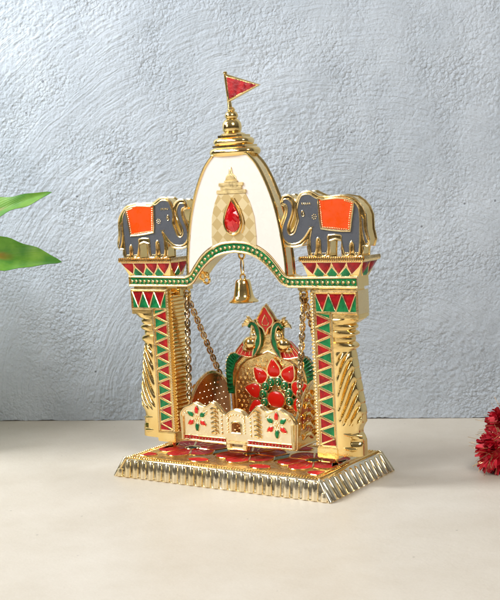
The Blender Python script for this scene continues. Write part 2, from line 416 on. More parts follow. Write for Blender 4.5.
# rounded flutes standing on the sloping skirt
fl = MB(SILV)
def flutes(P0, P1, Q0, Q1, n, nrm):
    """P along the bottom, Q along the top, nrm outwards"""
    P0, P1, Q0, Q1, nrm = map(Vector, (P0, P1, Q0, Q1, nrm))
    for i in range(n):
        t = (i+.5)/n; a = P0.lerp(P1, t); along = (P1-P0).normalized(); wd = (P1-P0).length/n*.36
        k_ = (a-P0.lerp(P1, .5)).dot(along); lim_ = (Q1-Q0).length/2
        b = Q0.lerp(Q1, .5)+along*k_; b += (Q0.lerp(Q1, .5)-P0.lerp(P1, .5)).dot(along)*along
        ex = (abs(k_)-lim_)/max(.01, (P1-P0).length/2-lim_)
        if ex > 0: b = a.lerp(b, max(.25, 1-ex))
        d = (b-a); L = d.length; d.normalize(); out = nrm-d*nrm.dot(d); out.normalize()
        rows = [(0, .95), (.03, 1), (.5, .97), (.86, .95), (.92, .80), (.96, .5), (.99, .2)]
        sg = 8; vs = []
        for h, k in rows:
            for j in range(sg+1):
                q = pi*j/sg; vs.append(a+d*L*h-along*cos(q)*wd*k+out*(sin(q)*wd*.8*k-.01))
        fs = [[r*(sg+1)+j, r*(sg+1)+j+1, (r+1)*(sg+1)+j+1, (r+1)*(sg+1)+j] for r in range(len(rows)-1) for j in range(sg)]
        fs.append([j for j in range(sg+1)][::-1])
        fl.add(vs, fs)
zb, zt = .05, BH-.08
def lv(z): t = (z-.10)/(BH-.28); return BW-.06-t*(BI-.16), BD-.06-t*(BJ-.12)
(bx, by), (tx, ty) = lv(zb), lv(zt)
bx -= .1; by -= .1; tx -= .06; ty -= .06
flutes((-bx, -by-.1, zb), (bx, -by-.1, zb), (-tx, -ty-.06, zt), (tx, -ty-.06, zt), 25, (0, -1, .5))
flutes((bx+.1, -by, zb), (bx+.1, by, zb), (tx+.05, -ty, zt), (tx+.05, ty, zt), 12, (1, 0, .5))
flutes((-bx-.1, by, zb), (-bx-.1, -by, zb), (-tx-.05, ty, zt), (-tx-.05, -ty, zt), 12, (-1, 0, .5))
flutes((bx, by+.1, zb), (-bx, by+.1, zb), (tx, ty+.05, zt), (-tx, ty+.05, zt), 25, (0, 1, .5))
for sx in (-1, 1):
    for sy in (-1, 1):
        fl.tube([(sx*(bx+.08), sy*(by+.08), zb-.02), (sx*(tx+.05), sy*(ty+.05), zt), (sx*(tx-.05), sy*(ty-.05), zt+.12)], [.13, .12, .05], seg=10)
fl.build('fluted_skirt', base)
# beaded border and enamel flowers on the top face
zt = BH-.02; w_, d_ = BW-BI-.12, BD-BJ-.12
bd = MB(GOLD)
for off, r in ((0, .085), (.36, .05)):
    ww, dd = w_-off, d_-off
    for (a, b) in (((-ww, -dd), (ww, -dd)), ((ww, -dd), (ww, dd)), ((ww, dd), (-ww, dd)), ((-ww, dd), (-ww, -dd))):
        L = math.dist(a, b); n = int(L/(r*2.25))
        for i in range(n):
            t = i/n; bd.ball((a[0]+(b[0]-a[0])*t, a[1]+(b[1]-a[1])*t, zt+.02), (r, r, r*.8), seg=7, rings=4)
ww, dd = w_-.18, d_-.18
for i in range(64):       # slanting rope between the bead rows
    x = -ww+2*ww*i/63
    for y in (-dd, dd): bd.tube([(x-.09, y-.1, zt+.02), (x+.05, y+.1, zt+.03)], .035, seg=5)
for i in range(30):
    y = -dd+2*dd*i/29
    for x in (-ww, ww): bd.tube([(x-.1, y-.09, zt+.02), (x+.1, y+.05, zt+.03)], .035, seg=5)
bd.build('beaded_border', base)
en = MB(SATIN, PINK, TEAL, GREEN, GOLD)
ew, ed = w_-.46, d_-.46
en.add([(-ew, -ed, zt+.012), (ew, -ed, zt+.012), (ew, ed, zt+.012), (-ew, ed, zt+.012)], [[0, 1, 2, 3]], SATIN)
def clip(pts):
    return [(max(-ew, min(ew, x)), max(-ed, min(ed, y))) for x, y in pts]
def top_cell(pts, m):
    pts = clip(pts)
    if abs(sum(pts[i][0]*pts[(i+1) % len(pts)][1]-pts[(i+1) % len(pts)][0]*pts[i][1] for i in range(len(pts)))) < .06: return
    q = shrink(pts, .015)
    tri = tessellate_polygon([[Vector((p[0], p[1], 0)) for p in q]])
    en.add([(p[0], p[1], zt+.03) for p in q], [list(t) for t in tri], m)
    en.tube([(p[0], p[1], zt+.03) for p in pts], .035, True, 5, GOLD)
for cx in (-4.6, 0, 4.6):
    for k in range(6):
        a = k*pi/3+pi/6
        pts = [(cx+.35*cos(a-.5), .35*sin(a-.5))]
        for j in range(9):
            t = j/8; q = a-.50+1.0*t; R = 1.75+.5*sin(pi*t)
            pts.append((cx+R*cos(q), R*sin(q)*1.05))
        pts.append((cx+.35*cos(a+.5), .35*sin(a+.5)))
        top_cell(pts, PINK)
        for da in (-.22, 0, .22):
            en.tube([(cx+R_*cos(a+da), R_*sin(a+da)*1.05, zt+.032) for R_ in (.95, 1.35, 1.75-abs(da))], [.018, .024, .012], seg=5, m=GOLD)
    c = [(cx+.52*cos(2*pi*k/18), .46*sin(2*pi*k/18)) for k in range(18)]
    en.add([(p[0], p[1], zt+.045) for p in c], [list(range(18))], TEAL)
    en.tube([(p[0], p[1], zt+.045) for p in c], .04, True, 5, GOLD)
for cx in (-6.4, -2.3, 2.3, 6.4):
    for cy in (-2.55, 2.55):
        top_cell([(cx+.75*cos(2*pi*k/14), cy+.48*sin(2*pi*k/14)) for k in range(14)], PINK)
        top_cell([(cx+.22*cos(2*pi*k/8)-.0, cy+.12+.14*sin(2*pi*k/8)) for k in range(8)], TEAL) if False else None
    top_cell([(cx+.5*cos(2*pi*k/4), .95*sin(2*pi*k/4)) for k in range(4)], GREEN if abs(cx) < 3 else PINK)
en.build('enamel_panel', base)

# ---------------------------------------------------------------- pillars
def tri_panel(mb, outline_x, z0, z1, n, sx, yf):
    """column of interlocking enamel triangles: red towards the opening, green outside"""
    xi, xo = outline_x; p = (z1-z0)/n
    for i in range(n):
        a = z0+i*p; b = a+p
        r = [(xi, a), (xo, (a+b)/2), (xi, b)]; g = [(xo, (a+b)/2), (xi, b), (xo, b+p/2)]
        if i == n-1: g = [(xo, (a+b)/2), (xi, b), (xo, b)]
        for t, m_ in ((r, RED), (g, GREEN)):
            q = shrink(mir(t, sx), .085); mb.flat(q, yf-.012, m_)
            mb.rim(mir(t, sx), yf-.01, .062, PALE, seg=6); mb.rim(q, yf-.012, .022, PALE, seg=5)
    g = [(xo, z0+p/2), (xi, z0), (xo, z0)]; mb.flat(shrink(mir(g, sx), .03), yf-.012, GREEN if False else RED)
def pillar(sx):
    p = MB(PALE, RED, GREEN, GOLD)
    prof = [(5.42, 1.78), (6.78, 1.78), (6.78, 10.42), (8.48, 10.42), (8.48, 11.82), (5.42, 11.82)]
    p.prism(mir(prof, sx), YF, YB, PALE)
    # sunken-looking enamel with raised frames
    tri_panel(p, (5.56, 6.62), 2.48, 10.48, 9, sx, YF)
    head = [(5.56, 10.5), (8.36, 10.5), (8.36, 11.66), (5.56, 11.66)]
    p.rim(mir([(5.50, 2.42), (6.70, 2.42), (6.70, 10.46), (8.42, 10.46), (8.42, 11.72), (5.50, 11.72)], sx), YF-.03, .075, PALE)
    n = 3; x0, x1 = 5.62, 8.34; q = (x1-x0)/n
    for i in range(n):
        a = x0+i*q
        t = [(a, 11.62), (a+q, 11.62), (a+q/2, 10.58)]
        p.flat(shrink(mir(t, sx), .03), YF-.012, RED); p.rim(mir(t, sx), YF-.015, .065, PALE)
    for i in range(n+1):
        a = x0+i*q-q/2
        t = [(max(x0, a), 10.54), (min(x1, a+q), 10.54), (min(x1, max(x0, a+q/2)), 11.58)]
        p.flat(shrink(mir(t, sx), .03), YF-.012, GREEN)
    a, b = sorted((5.62*sx, 8.30*sx)); p.box(a, b, YF+.12, YB-.12, 11.80, 12.05, GOLD, .02)
    # foot block and little beads down the inner edge
    a, b = sorted((5.36*sx, 6.80*sx)); p.box(a, b, YF-.14, YB+.05, 1.72, 2.36, GOLD, .05)
    for i in range(52): p.ball((5.44*sx, YF-.03, 2.5+i*.178), .06, PALE, 6, 4)
    ob = p.build('pillar', temple)
    # ribbed inner side
    r = MB(GOLD)
    a, b = sorted((5.30*sx, 5.425*sx)); r.box(a, b, YF+.10, YB+.24, 2.40, 11.80, GOLD, .02)
    for i in range(37):
        z = 2.52+i*.252
        r.tube([(5.27*sx, YF+.10, z), (5.25*sx, YF+.3, z+.01), (5.25*sx, YB+.1, z+.015), (5.30*sx, YB+.30, z+.02)], .105, seg=8)
    r.build('ribbed_side', ob)
    # carved outer pilaster with slanting leaves, solid and rounded
    c = MB(GOLD); nz, nu = 190, 44
    def halfw(z):
        if z > 10.12: return 8.46
        if z > 9.85: return 8.46-.40*(10.12-z)/.27
        if z > 9.45: return 7.78+.20*sin((z-9.45)/.4*pi)
        if z > 9.05: return 7.74+.32*sin((z-9.05)/.4*pi)
        if z > 8.75: return 7.74+.05*sin((z-8.75)/.3*pi)
        if z > 8.25: return 7.74+.26*sin((z-8.25)/.5*pi)
        t = (8.25-z)
        w0 = 7.76+.54*min(1, t/3.6)**1.0 if z > 3.95 else 8.30-.26*sin(min(1, (3.95-z)/.55)*pi/2)+(0 if z > 3.3 else .22*sin(min(1, (3.3-z)/.5)*pi/2))
        return w0
    cols = 2*nu
    vs = []
    for iz in range(nz+1):
        z = 1.95+(10.40-1.95)*iz/nz; xr = halfw(z); xl = 6.76
        leaf = 3.75 < z < 8.2
        bl = 1.0 if z < 10.12 else .9
        for j in range(cols):
            u = j/nu
            side = -1 if u < 1 else 1
            uu = u if u < 1 else 2-u              # 0 = inner edge, 1 = outer rim
            x = xl+(xr-xl)*sin(uu*pi/2)**.85
            yy = (.40+.52*cos(uu*pi/2)**.6*(.75+.25*cos(uu*pi/2))) if uu < .999 else .06
            yy = .12+.66*cos(uu*pi/2)**.5
            if z > 10.12: yy = .72 if uu < .97 else .5
            elif z > 9.45: yy *= .96
            elif z > 8.25: yy *= .93+.10*(1 if (9.05 < z < 9.45 or 8.25 < z < 8.75) else -.6)
            if leaf:
                ph = ((x-xl)*.90-(z)*.44)/.34+.3*sin((z-6)*1.1)     # grooves climb outwards
                e = min(1, (z-3.75)/.5)*min(1, (8.2-z)/.4)*min(1, max(0, (x-xl-.12)/.3))
                s_ = ph-math.floor(ph); g = (abs(s_-.5)*2)**3
                yy += .10*e-.30*e*g*(.5+.5*cos(uu*pi/2))
                if uu > .8: x += .035*e*(s_**1.5-.3)
                if uu > .9: yy = .12+.66*cos(uu*pi/2)**.5
            if 2.55 < z < 3.15 and .35 < uu < .95:
                yy -= .13*sin((z-2.55)/.6*pi)*(1 if 2.75 < z < 2.95 else .5)
            vs.append((x*sx, (yy*.45+.02 if side > 0 else -yy), z))
    fs = []
    for iz in range(nz):
        for j in range(cols):
            k = (j+1) % cols; fs.append([iz*cols+j, iz*cols+k, (iz+1)*cols+k, (iz+1)*cols+j])
    fs += [list(range(cols))[::-1], [nz*cols+j for j in range(cols)]]
    c.add(vs, fs)
    a, b = sorted((6.74*sx, 8.47*sx)); c.box(a, b, YF-.04, YB+.04, 10.18, 10.44, GOLD, .05)
    c.tube([(6.8*sx, -.62, 2.42), (7.7*sx, -.72, 2.38), (8.18*sx, -.4, 2.34)], [.10, .16, .07], seg=8)
    c.tube([(6.8*sx, -.66, 3.30), (7.6*sx, -.72, 3.22), (8.2*sx, -.35, 3.16)], [.07, .12, .06], seg=8)
    c.build('leaf_pilaster', ob, sharp=50)
    pin = MB(GOLD); pin.lathe([(.28, 1.15), (.28, 1.22), (.15, 1.27), (.15, 1.60), (.24, 1.66), (.24, 1.82)], (6.15*sx, 0, 0), seg=14)
    pin.build('foot_pin', ob)
    return ob
for s_ in (-1, 1): pillar(s_)

# ---------------------------------------------------------------- arch band
topc = smooth([(0, 14.76), (.96, 14.68), (1.80, 14.37), (2.50, 13.90), (3.08, 13.27), (3.52, 12.74), (3.95, 12.56)], 5)
botc = smooth([(0, 14.19), (.90, 14.08), (1.58, 13.84), (2.27, 13.38), (2.86, 12.78), (3.30, 12.28), (3.78, 12.04)], 5)
topr = topc+[(8.52, 12.62)]; botr = botc+[(8.52, 12.02)]
def full(c): return [(-x, z) for x, z in reversed(c[1:])]+list(c)
T, B = full(topr), full(botr)
ab = MB(GOLD, GREEN, PALE)
ab.prism(T+B[::-1], YF, YB, GOLD)
ring_ = T+B[::-1]
ab.rim(T+B[::-1], YF-.015, .085, PALE, seg=8)
ab.flat(shrink(ring_, .10), YF-.014, GREEN)
mid = [((a[0]+b[0])/2, (a[1]+b[1])/2) for a, b in zip(full(topr), full(botr))]
L = [0]
for a, b in zip(mid, mid[1:]): L.append(L[-1]+math.dist(a, b))
def along(d):
    for i in range(len(mid)-1):
        if L[i+1] >= d:
            t = (d-L[i])/(L[i+1]-L[i]); a, b = mid[i], mid[i+1]
            return (a[0]+(b[0]-a[0])*t, a[1]+(b[1]-a[1])*t), math.atan2(b[1]-a[1], b[0]-a[0])
    return mid[-1], 0
nb = int((L[-1]-.5)/.345)
for i in range(nb+1):
    (x, z), a = along(.25+i*(L[-1]-.5)/nb)
    ab.ball((x, YF-.02, z), (.085, .075, .085), PALE, 8, 5)
    pts = []
    for k in range(6):
        q = a+pi/2+.5+k*.55; pts.append((x+.145*cos(q), YF-.02, z+.145*sin(q)))
    ab.tube(pts, .026, seg=5, m=PALE)
band = ab.build('arch_band', temple)
for sx in (-1, 1):
    hk = MB(GOLD)
    hk.torus((3.02*sx, .35, 12.30), .22, .09, 'y'); hk.ball((3.0*sx, .35, 12.62), (.22, .2, .2), seg=10, rings=6)
    hk.build('scroll_loop', band)
for sx in (-1, 1):
    e = MB(GOLD)
    e.box(*sorted((4.15*sx, 4.72*sx)), -.3, .4, 11.72, 12.03, b=.05)
    e.torus((4.40*sx, 0, 11.52), .24, .085, 'y'); e.box(*sorted((4.9*sx, 5.15*sx)), -.1, .3, 11.3, 12.03, b=.05)
    e.build('chain_eye', band)
e = MB(GOLD); e.lathe([(.26, -.05), (.26, .06), (.16, .12), (.16, .22)], (0.02, 0, 14.02), seg=14); e.torus((.02, 0, 13.88), .2, .075, 'y')
e.build('bell_eye', band)

# ---------------------------------------------------------------- spire with cream face
sr = smooth([(3.70, 12.70), (3.64, 13.8), (3.40, 15.5), (3.06, 16.97), (2.56, 18.30), (1.93, 19.45), (1.26, 20.16)], 4)
outl = sr+[(-x, z) for x, z in reversed(sr)]
arcl = [p for p in full(topc) if abs(p[0]) < 3.66]
st = MB(GOLD)
body = sr+[(-x, z) for x, z in reversed(sr)]+[(p[0], p[1]-.15) for p in full(topc) if -3.6 < p[0] < 3.6]
st.prism(body, YF+.02, .22, PALE)
st.rim(outl, YF, .10, GOLD, closed=False, seg=8)
st.rim(outl, .20, .09, GOLD, closed=False, seg=8)
spire = st.build('spire', temple)
face = shrink(sr+[(-x, z) for x, z in reversed(sr)]+[(p[0], p[1]+.02) for p in full(topc) if -3.55 < p[0] < 3.55], .1)
fc = MB(CREAM); fc.flat(face, YF-.012); fc.build('cream_face', spire)
mo = MB(CHECK, RELIEF)
half = [(1.62, 14.30), (1.66, 15.1), (1.58, 16.3), (1.30, 17.2), (1.02, 17.72)]
mo.prism([(p[0], p[1]) for p in half]+[(-p[0], p[1]) for p in reversed(half)]+[(-1.2, 14.55), (-.5, 14.74), (.5, 14.74), (1.2, 14.55)], YF-.05, YF-.01, CHECK)
for x0, z0, z1 in ((1.10, 17.74, 17.98), (.80, 17.99, 18.20), (.92, 18.21, 18.42), (.50, 18.43, 18.56)):
    mo.box(-x0, x0, YF-.10, YF-.01, z0, z1, RELIEF, .03)
mo.dome([(-.42, 18.55), (.42, 18.55), (.36, 18.8), (.14, 18.98), (.07, 19.38), (-.07, 19.38), (-.14, 18.98), (-.36, 18.8)], YF-.03, .09, RELIEF)
mo.prism([(-.42, 18.52), (.42, 18.52), (.36, 18.8), (.14, 18.98), (.07, 19.38), (-.07, 19.38), (-.14, 18.98), (-.36, 18.8)], YF-.03, YF-.01, RELIEF)
mo.build('temple_relief', spire)
def gemdrop(k):
    P = [(0, .98), (.17, .72), (.36, .38), (.50, .02), (.55, -.28), (.50, -.58), (.36, -.82), (.16, -.95)]
    P = P+[(0, -.98)]+[(-x, z) for x, z in reversed(P[1:])]
    return [(x*k, 16.34+z*k) for x, z in P]
gm = MB(GEM); g0, g1, g2 = gemdrop(.97), gemdrop(.62), gemdrop(.30)
n = len(g0); off = pi/n
vs = [(x, YF-.08, z) for x, z in g0]+[(x+(.05*((i % 2)*2-1)), YF-.27, z) for i, (x, z) in enumerate(g1)]+[(x, YF-.33, z) for x, z in g2]+[(0, YF-.34, 16.3)]
fs = []
for i in range(n):
    j = (i+1) % n; fs += [[i, j, n+i], [j, n+j, n+i], [n+i, n+j, 2*n+i], [n+j, 2*n+j, 2*n+i], [2*n+i, 2*n+j, 3*n]]
gm.add(vs, fs); gm.build('red_gem', spire, sharp=5)
gr = MB(GOLD); gr.rim(gemdrop(1.12), YF-.09, .085, GOLD, seg=8); gr.rim([(x+.20, z-.05) for x, z in gemdrop(1.2)[0:7]], YF-.06, .04, GOLD, closed=False)
gr.build('gem_setting', spire)

# ---------------------------------------------------------------- stacked finial and pennant
fn = MB(GOLD)
def stackring(z0, z1, a, b, cx=0):
    h = (z1-z0)/2; prof = [(0.001, z0)]
    pr = [(a-h, z0)]+[(a-h+h*sin(q*pi/10), z0+h-h*cos(q*pi/10)) for q in range(1, 10)]+[(a-h, z1)]
    seg = 56; vs = []; fs = []
    for r, z in pr:
        for k in range(seg):
            q = 2*pi*k/seg; ca, sa = cos(q), sin(q); e = .62
            bb = b-(a-r); vs.append((cx+r*abs(ca)**e*math.copysign(1, ca), bb*abs(sa)**e*math.copysign(1, sa), z))
    for i in range(len(pr)-1):
        for k in range(seg): fs.append([i*seg+k, i*seg+(k+1) % seg, (i+1)*seg+(k+1) % seg, (i+1)*seg+k])
    fs += [list(range(seg))[::-1], [(len(pr)-1)*seg+k for k in range(seg)]]
    fn.add(vs, fs)
stackring(20.02, 20.58, 1.64, .94, -.08); fn.box(-1.3, 1.12, -.7, .7, 20.6, 20.72, b=.02)
stackring(20.68, 21.18, 1.30, .80, -.14); fn.box(-1.0, .78, -.5, .5, 21.18, 21.34, b=.02)
fn.lathe([(.78, 21.30), (.80, 21.36), (.72, 21.44), (.52, 21.50)], (-.18, 0, 0), seg=32)
fn.lathe([(.46, 21.45), (.58, 21.58), (.61, 21.82), (.58, 22.05), (.46, 22.25), (.33, 22.33), (.40, 22.42), (.42, 22.55), (.34, 22.72), (.22, 22.80), (.26, 22.88), (.20, 23.0), (.13, 23.05)], (-.22, 0, 0), seg=32)
fin = fn.build('finial', temple)
fg = MB(GOLD)
fg.tube([(-.28, 0, 22.9), (-.36, 0, 23.6), (-.52, 0, 25.12)], [.15, .12, .11], seg=12); fg.ball((-.53, 0, 25.17), (.14, .14, .09), seg=10)
tri = [(-.50, 25.04), (1.92, 24.22), (-.36, 23.42)]
fg.prism(tri, -.07, .07, GOLD); fg.rim(tri, -.06, .085, GOLD, seg=8); fg.rim(tri, .06, .085, GOLD, seg=8)
pen = fg.build('flag', temple)
fe = MB(RED); q = shrink(tri, .10); fe.flat(q, -.082); fe.flat(q, .082); fe.build('flag_enamel', pen)

# ---------------------------------------------------------------- elephants on lotus capitals
E_GREY = [(3.7, 17.24), (4.02, 17.28), (4.25, 17.04), (4.31, 16.67), (4.14, 16.15), (3.93, 15.72), (3.91, 15.33), (4.12, 15.13), (4.4, 15.28), (4.57, 15.67), (4.72, 16.06), (4.64, 16.53), (4.72, 16.97), (4.91, 17.38), (5.22, 17.52), (5.58, 17.5), (5.87, 17.32), (6.16, 17.23), (6.9, 17.16), (7.63, 17.21), (8.35, 17.08), (8.57, 16.9), (8.77, 16.59), (8.82, 16.06), (8.78, 15.24), (8.67, 13.97), (8.38, 13.97), (8.35, 14.52), (8.2, 14.68), (8.08, 14.42), (8.06, 13.98), (7.74, 13.94), (7.55, 14.84), (7.5, 15.07), (6.73, 15.08), (6.64, 14.85), (6.57, 13.95), (6.18, 13.95), (6.15, 14.77), (5.98, 14.94), (5.86, 14.71), (5.79, 13.96), (5.49, 13.96), (5.45, 14.95), (5.6, 15.47), (5.45, 15.47), (5.15, 15.08), (4.71, 14.69), (4.15, 14.59), (3.73, 14.79), (3.53, 15.19), (3.61, 15.73), (3.87, 16.25), (3.97, 16.71), (3.88, 16.97), (3.69, 17.03)]
E_GOLD = [(3.55, 17.18), (3.68, 17.45), (4.09, 17.51), (4.45, 17.29), (4.59, 17.08), (4.73, 17.39), (5.06, 17.63), (5.59, 17.67), (6.0, 17.47), (6.25, 17.36), (6.91, 17.31), (7.64, 17.36), (8.39, 17.23), (8.75, 16.97), (9.04, 16.62), (9.21, 16.17), (9.22, 15.39), (9.36, 14.79), (9.23, 14.41), (8.92, 14.41), (8.86, 13.83), (7.56, 13.84), (7.58, 14.74), (6.75, 14.75), (6.68, 13.85), (5.3, 13.86), (5.29, 14.85), (4.82, 14.51), (4.12, 14.43), (3.53, 14.66), (3.34, 15.14), (3.42, 15.75), (3.7, 16.28), (3.82, 16.74), (3.75, 16.9), (3.53, 16.98)]
E_HOLE = [(4.49, 16.93), (4.53, 16.53), (4.55, 16.06), (4.42, 15.7), (4.25, 15.39), (4.13, 15.31), (4.07, 15.44), (4.1, 15.68), (4.29, 16.1), (4.45, 16.56)]
E_SADDLE = [(6.13, 17.25), (6.38, 17.17), (6.9, 17.21), (7.49, 17.24), (8.0, 17.17), (8.49, 17.0), (8.41, 16.57), (8.3, 16.01), (8.17, 15.29), (7.55, 15.32), (6.89, 15.39), (6.26, 15.48), (6.19, 16.0), (6.16, 16.64)]
E_TAIL = [(8.91, 16.21), (9.05, 15.99), (9.05, 15.48), (9.15, 15.04), (9.3, 14.6), (9.12, 14.54), (9.0, 14.89), (8.93, 15.36), (8.92, 15.8)]
def elephant(sx):
    b = MB(GOLD, PALE)
    go = mir(E_GOLD, sx); ho = mir(E_HOLE, sx)
    yf, yb = YF+.02, YB-.40
    b.prism(go, yf, yb, GOLD, holes=[ho])
    b.rim(smooth(go, 2, True), yf+.03, .07, PALE); b.rim(go, yb-.03, .07, GOLD); b.rim(ho, yf+.02, .05, PALE)
    b.rim(smooth(mir(E_GREY, sx), 2, True), yf-.03, .042, PALE); b.rim(mir(E_TAIL, sx), yf-.02, .04, PALE)
    ob = b.build('elephant', temple)
    g = MB(GREY)
    g.flat(smooth(mir(E_GREY, sx), 2, True), yf-.03); g.flat(mir(E_TAIL, sx), yf-.02); g.build('grey_enamel_hide', ob)
    s = MB(ORANGE); sd = mir(E_SADDLE, sx)
    s.prism(shrink(sd, .06), yf-.085, yf-.03, ORANGE); so = s.build('saddle_cloth', ob)
    t = MB(PALE); t.rim(sd, yf-.07, .06, PALE)
    ins = sd[4:]+sd[:1]                       # beaded fringe on the sides and hem
    for a, c in zip(ins, ins[1:]):
        n = max(2, int(math.dist(a, c)/.125))
        for k in range(n):
            x = a[0]+(c[0]-a[0])*k/n; z = a[1]+(c[1]-a[1])*k/n
            cx, cz = 7.28*sx, 16.3; dx, dz = cx-x, cz-z; dl = math.hypot(dx, dz)
            t.ball((x+dx/dl*.13, yf-.09, z+dz/dl*.13), .045, PALE, 6, 4)
    t.build('saddle_fringe', so)
    d = MB(PALE)
    d.rim(petal(5.05*sx, 16.22, pi/2+.12*sx, .34, .2), yf-.05, .028, PALE); d.ball((5.07*sx, yf-.04, 16.38), (.035, .03, .06), PALE)
    for k in range(5): d.tube([((5.0+k*.13)*sx, yf-.04, 17.02), ((5.04+k*.13)*sx, yf-.05, 16.90+.02*(k % 2))], .032, seg=5)
    for k in range(7):
        q = 2*pi*k/7; d.ball((5.80*sx+.14*cos(q), yf-.04, 16.18+.14*sin(q)), .036, PALE, 6, 4)
    d.ball((5.80*sx, yf-.04, 16.18), .04, PALE, 6, 4)
    d.tube([(5.40*sx, yf-.03, 15.62), (5.62*sx, yf-.04, 15.55), (5.70*sx, yf-.03, 15.62)], .03, seg=5)
    for fx in (5.56, 5.70, 6.30, 6.44, 7.82, 7.94, 8.47, 8.58): d.ball((fx*sx, yf-.04, 14.02), (.05, .035, .045), PALE, 6, 4)
    for cx in (6.01, 8.21): d.rim(petal(cx*sx, 14.02, pi/2, .72, .16), yf-.02, .03, PALE)
    d.build('face_marks', ob)
    return ob
def capital(sx):
    b = MB(GOLD, PALE, RED, GREEN)
    x0, x1, X0, X1 = 5.15, 8.52, 4.80, 9.12
    a, c = sorted((X0*sx, X1*sx)); b.box(a, c, -1.02, 1.02, 13.58, 13.82, GOLD, .06)
    # flared body
    lo = [(x0*sx, -.66, 12.62), (x1*sx, -.66, 12.62), (x1*sx, .70, 12.62), (x0*sx, .70, 12.62)]
    hi = [((X0+.12)*sx, -.92, 13.58), ((X1-.12)*sx, -.92, 13.58), ((X1-.12)*sx, .92, 13.58), ((X0+.12)*sx, .92, 13.58)]
    b.add(lo+hi, [[0, 1, 5, 4], [1, 2, 6, 5], [2, 3, 7, 6], [3, 0, 4, 7], [3, 2, 1, 0], [4, 5, 6, 7]], GOLD)
    def band_(P, Q, R, S, n, nr):
        """hearts and lozenges on one flared face: P-Q bottom, R-S top"""
        P, Q, R, S, nr = map(Vector, (P, Q, R, S, nr))
        def at(u, v): return P.lerp(Q, u).lerp(R.lerp(S, u), v)
        for i in range(n):
            for kind in (0, 1):
                u = (i+.5+.5*kind)/n
                if kind == 0: sh = [(-.50, .93), (0, .93), (.50, .93), (.40, .62), (0, .16), (-.40, .62)]; mm = RED
                else:
                    sh = [(0, .62), (.42, .2), (.3, .05), (-.3, .05), (-.42, .2)]; mm = GREEN
                    if i == n-1: continue
                pts = [at(min(1, max(0, u+du/n)), v)+nr*.012 for du, v in sh]
                c = sum(pts, Vector())/len(pts); inn = [c+(p-c)*.86+nr*.05 for p in pts]
                k = len(pts)
                b.add([p[:] for p in pts+inn+[c+nr*.09]], [[j, (j+1) % k, k+(j+1) % k, k+j] for j in range(k)]+[[k+j, k+(j+1) % k, 2*k] for j in range(k)], mm)
                b.tube([p[:] for p in pts], .038, True, 5, PALE)
    band_(lo[0], lo[1], hi[0], hi[1], 4, (0, -1, -.2)); band_(lo[1], lo[2], hi[1], hi[2], 2, (sx, 0, -.2))
    band_(lo[3], lo[0], hi[3], hi[0], 2, (-sx, 0, -.2))
    for k in range(30):                                    # upright reeding along the lip
        x = (X0+.06+(X1-X0-.12)*k/29)*sx; b.tube([(x, -1.03, 13.56), (x, -1.06, 13.70), (x, -1.02, 13.84)], .05, seg=6, m=PALE)
    for k in range(13):
        y = -.95+1.9*k/12
        for xx in (X0, X1): b.tube([(xx*sx, y, 13.56), ((xx+(.04 if xx > 6 else -.04))*sx, y, 13.70), (xx*sx, y, 13.84)], .05, seg=6, m=PALE)
    b.build('lotus_capital', temple)
for s_ in (-1, 1): capital(s_); elephant(s_)

# ================================================================== BELL
bell = thing('bell', 'small plain gold bell hanging from the middle of the arch', 'bell', (.02, 0, 13.7))
O = (.02, 0, 13.7)
b = MB(GOLD); b.lathe([(.02, 12.42), (.16, 12.42), (.38, 12.39), (.46, 12.30), (.50, 12.10), (.56, 11.75), (.62, 11.42), (.70, 11.22), (.86, 11.10), (.93, 11.04), (.93, 10.97), (.84, 10.95), (.70, 11.10), (.45, 11.6), (.3, 12.2)], (.02, 0, 0), seg=40)
b.build('bell_body', bell, origin=O)
b = MB(GOLD); b.torus((.02, 0, 12.54), .18, .06, 'y'); b.build('bell_loop', bell, origin=O)
b = MB(GOLD); b.torus((.02, 0, 13.18), .14, .05, 'x', sq=3.6, seg=22); b.build('bell_link', bell, origin=O)
b = MB(GOLD); b.tube([(.02, 0, 12.2), (.02, 0, 11.3)], .05); b.ball((.02, 0, 11.2), .16, seg=12, rings=8); b.build('clapper', bell, origin=O)

# ================================================================== SWING
SO = (0, .6, 2.2)
swing = thing('swing_seat', 'ornate gold hanging swing seat with peacock back and red lotus, hung on four chains', 'swing', SO)
YP = -1.5
top = smooth([(0, 4.36), (.42, 4.28), (.80, 4.02), (1.02, 4.12), (1.28, 4.40), (1.74, 4.74), (2.12, 4.52), (2.42, 4.40), (2.78, 4.48)], 4)+smooth([(2.78, 4.48), (3.15, 4.62), (3.55, 4.44), (3.95, 4.28), (4.22, 4.0), (4.30, 3.7)], 4)[1:]
half = top+[(4.22, 2.22), (.80, 2.22), (.72, 1.90), (0, 1.90)]
out = half+[(-x, z) for x, z in reversed(half[1:-1])]
win = [(-.36, 2.92), (.36, 2.92), (.36, 3.45)]+[(.36*cos(q), 3.45+.2*sin(q)) for q in (pi/6, pi/3, pi/2, 2*pi/3, 5*pi/6)]+[(-.36, 3.45)]
slot = [(-.42, 2.06), (.42, 2.06), (.42, 2.22), (-.42, 2.22)]
fp = MB(PALE)
fp.prism(out, YP, YP+.28, CREAMG, holes=[win, slot]); fp.rim(out, YP-.0, .07, PALE, seg=8); fp.rim(out, YP+.28, .07, PALE)
fp.rim(win, YP-.02, .055, PALE)
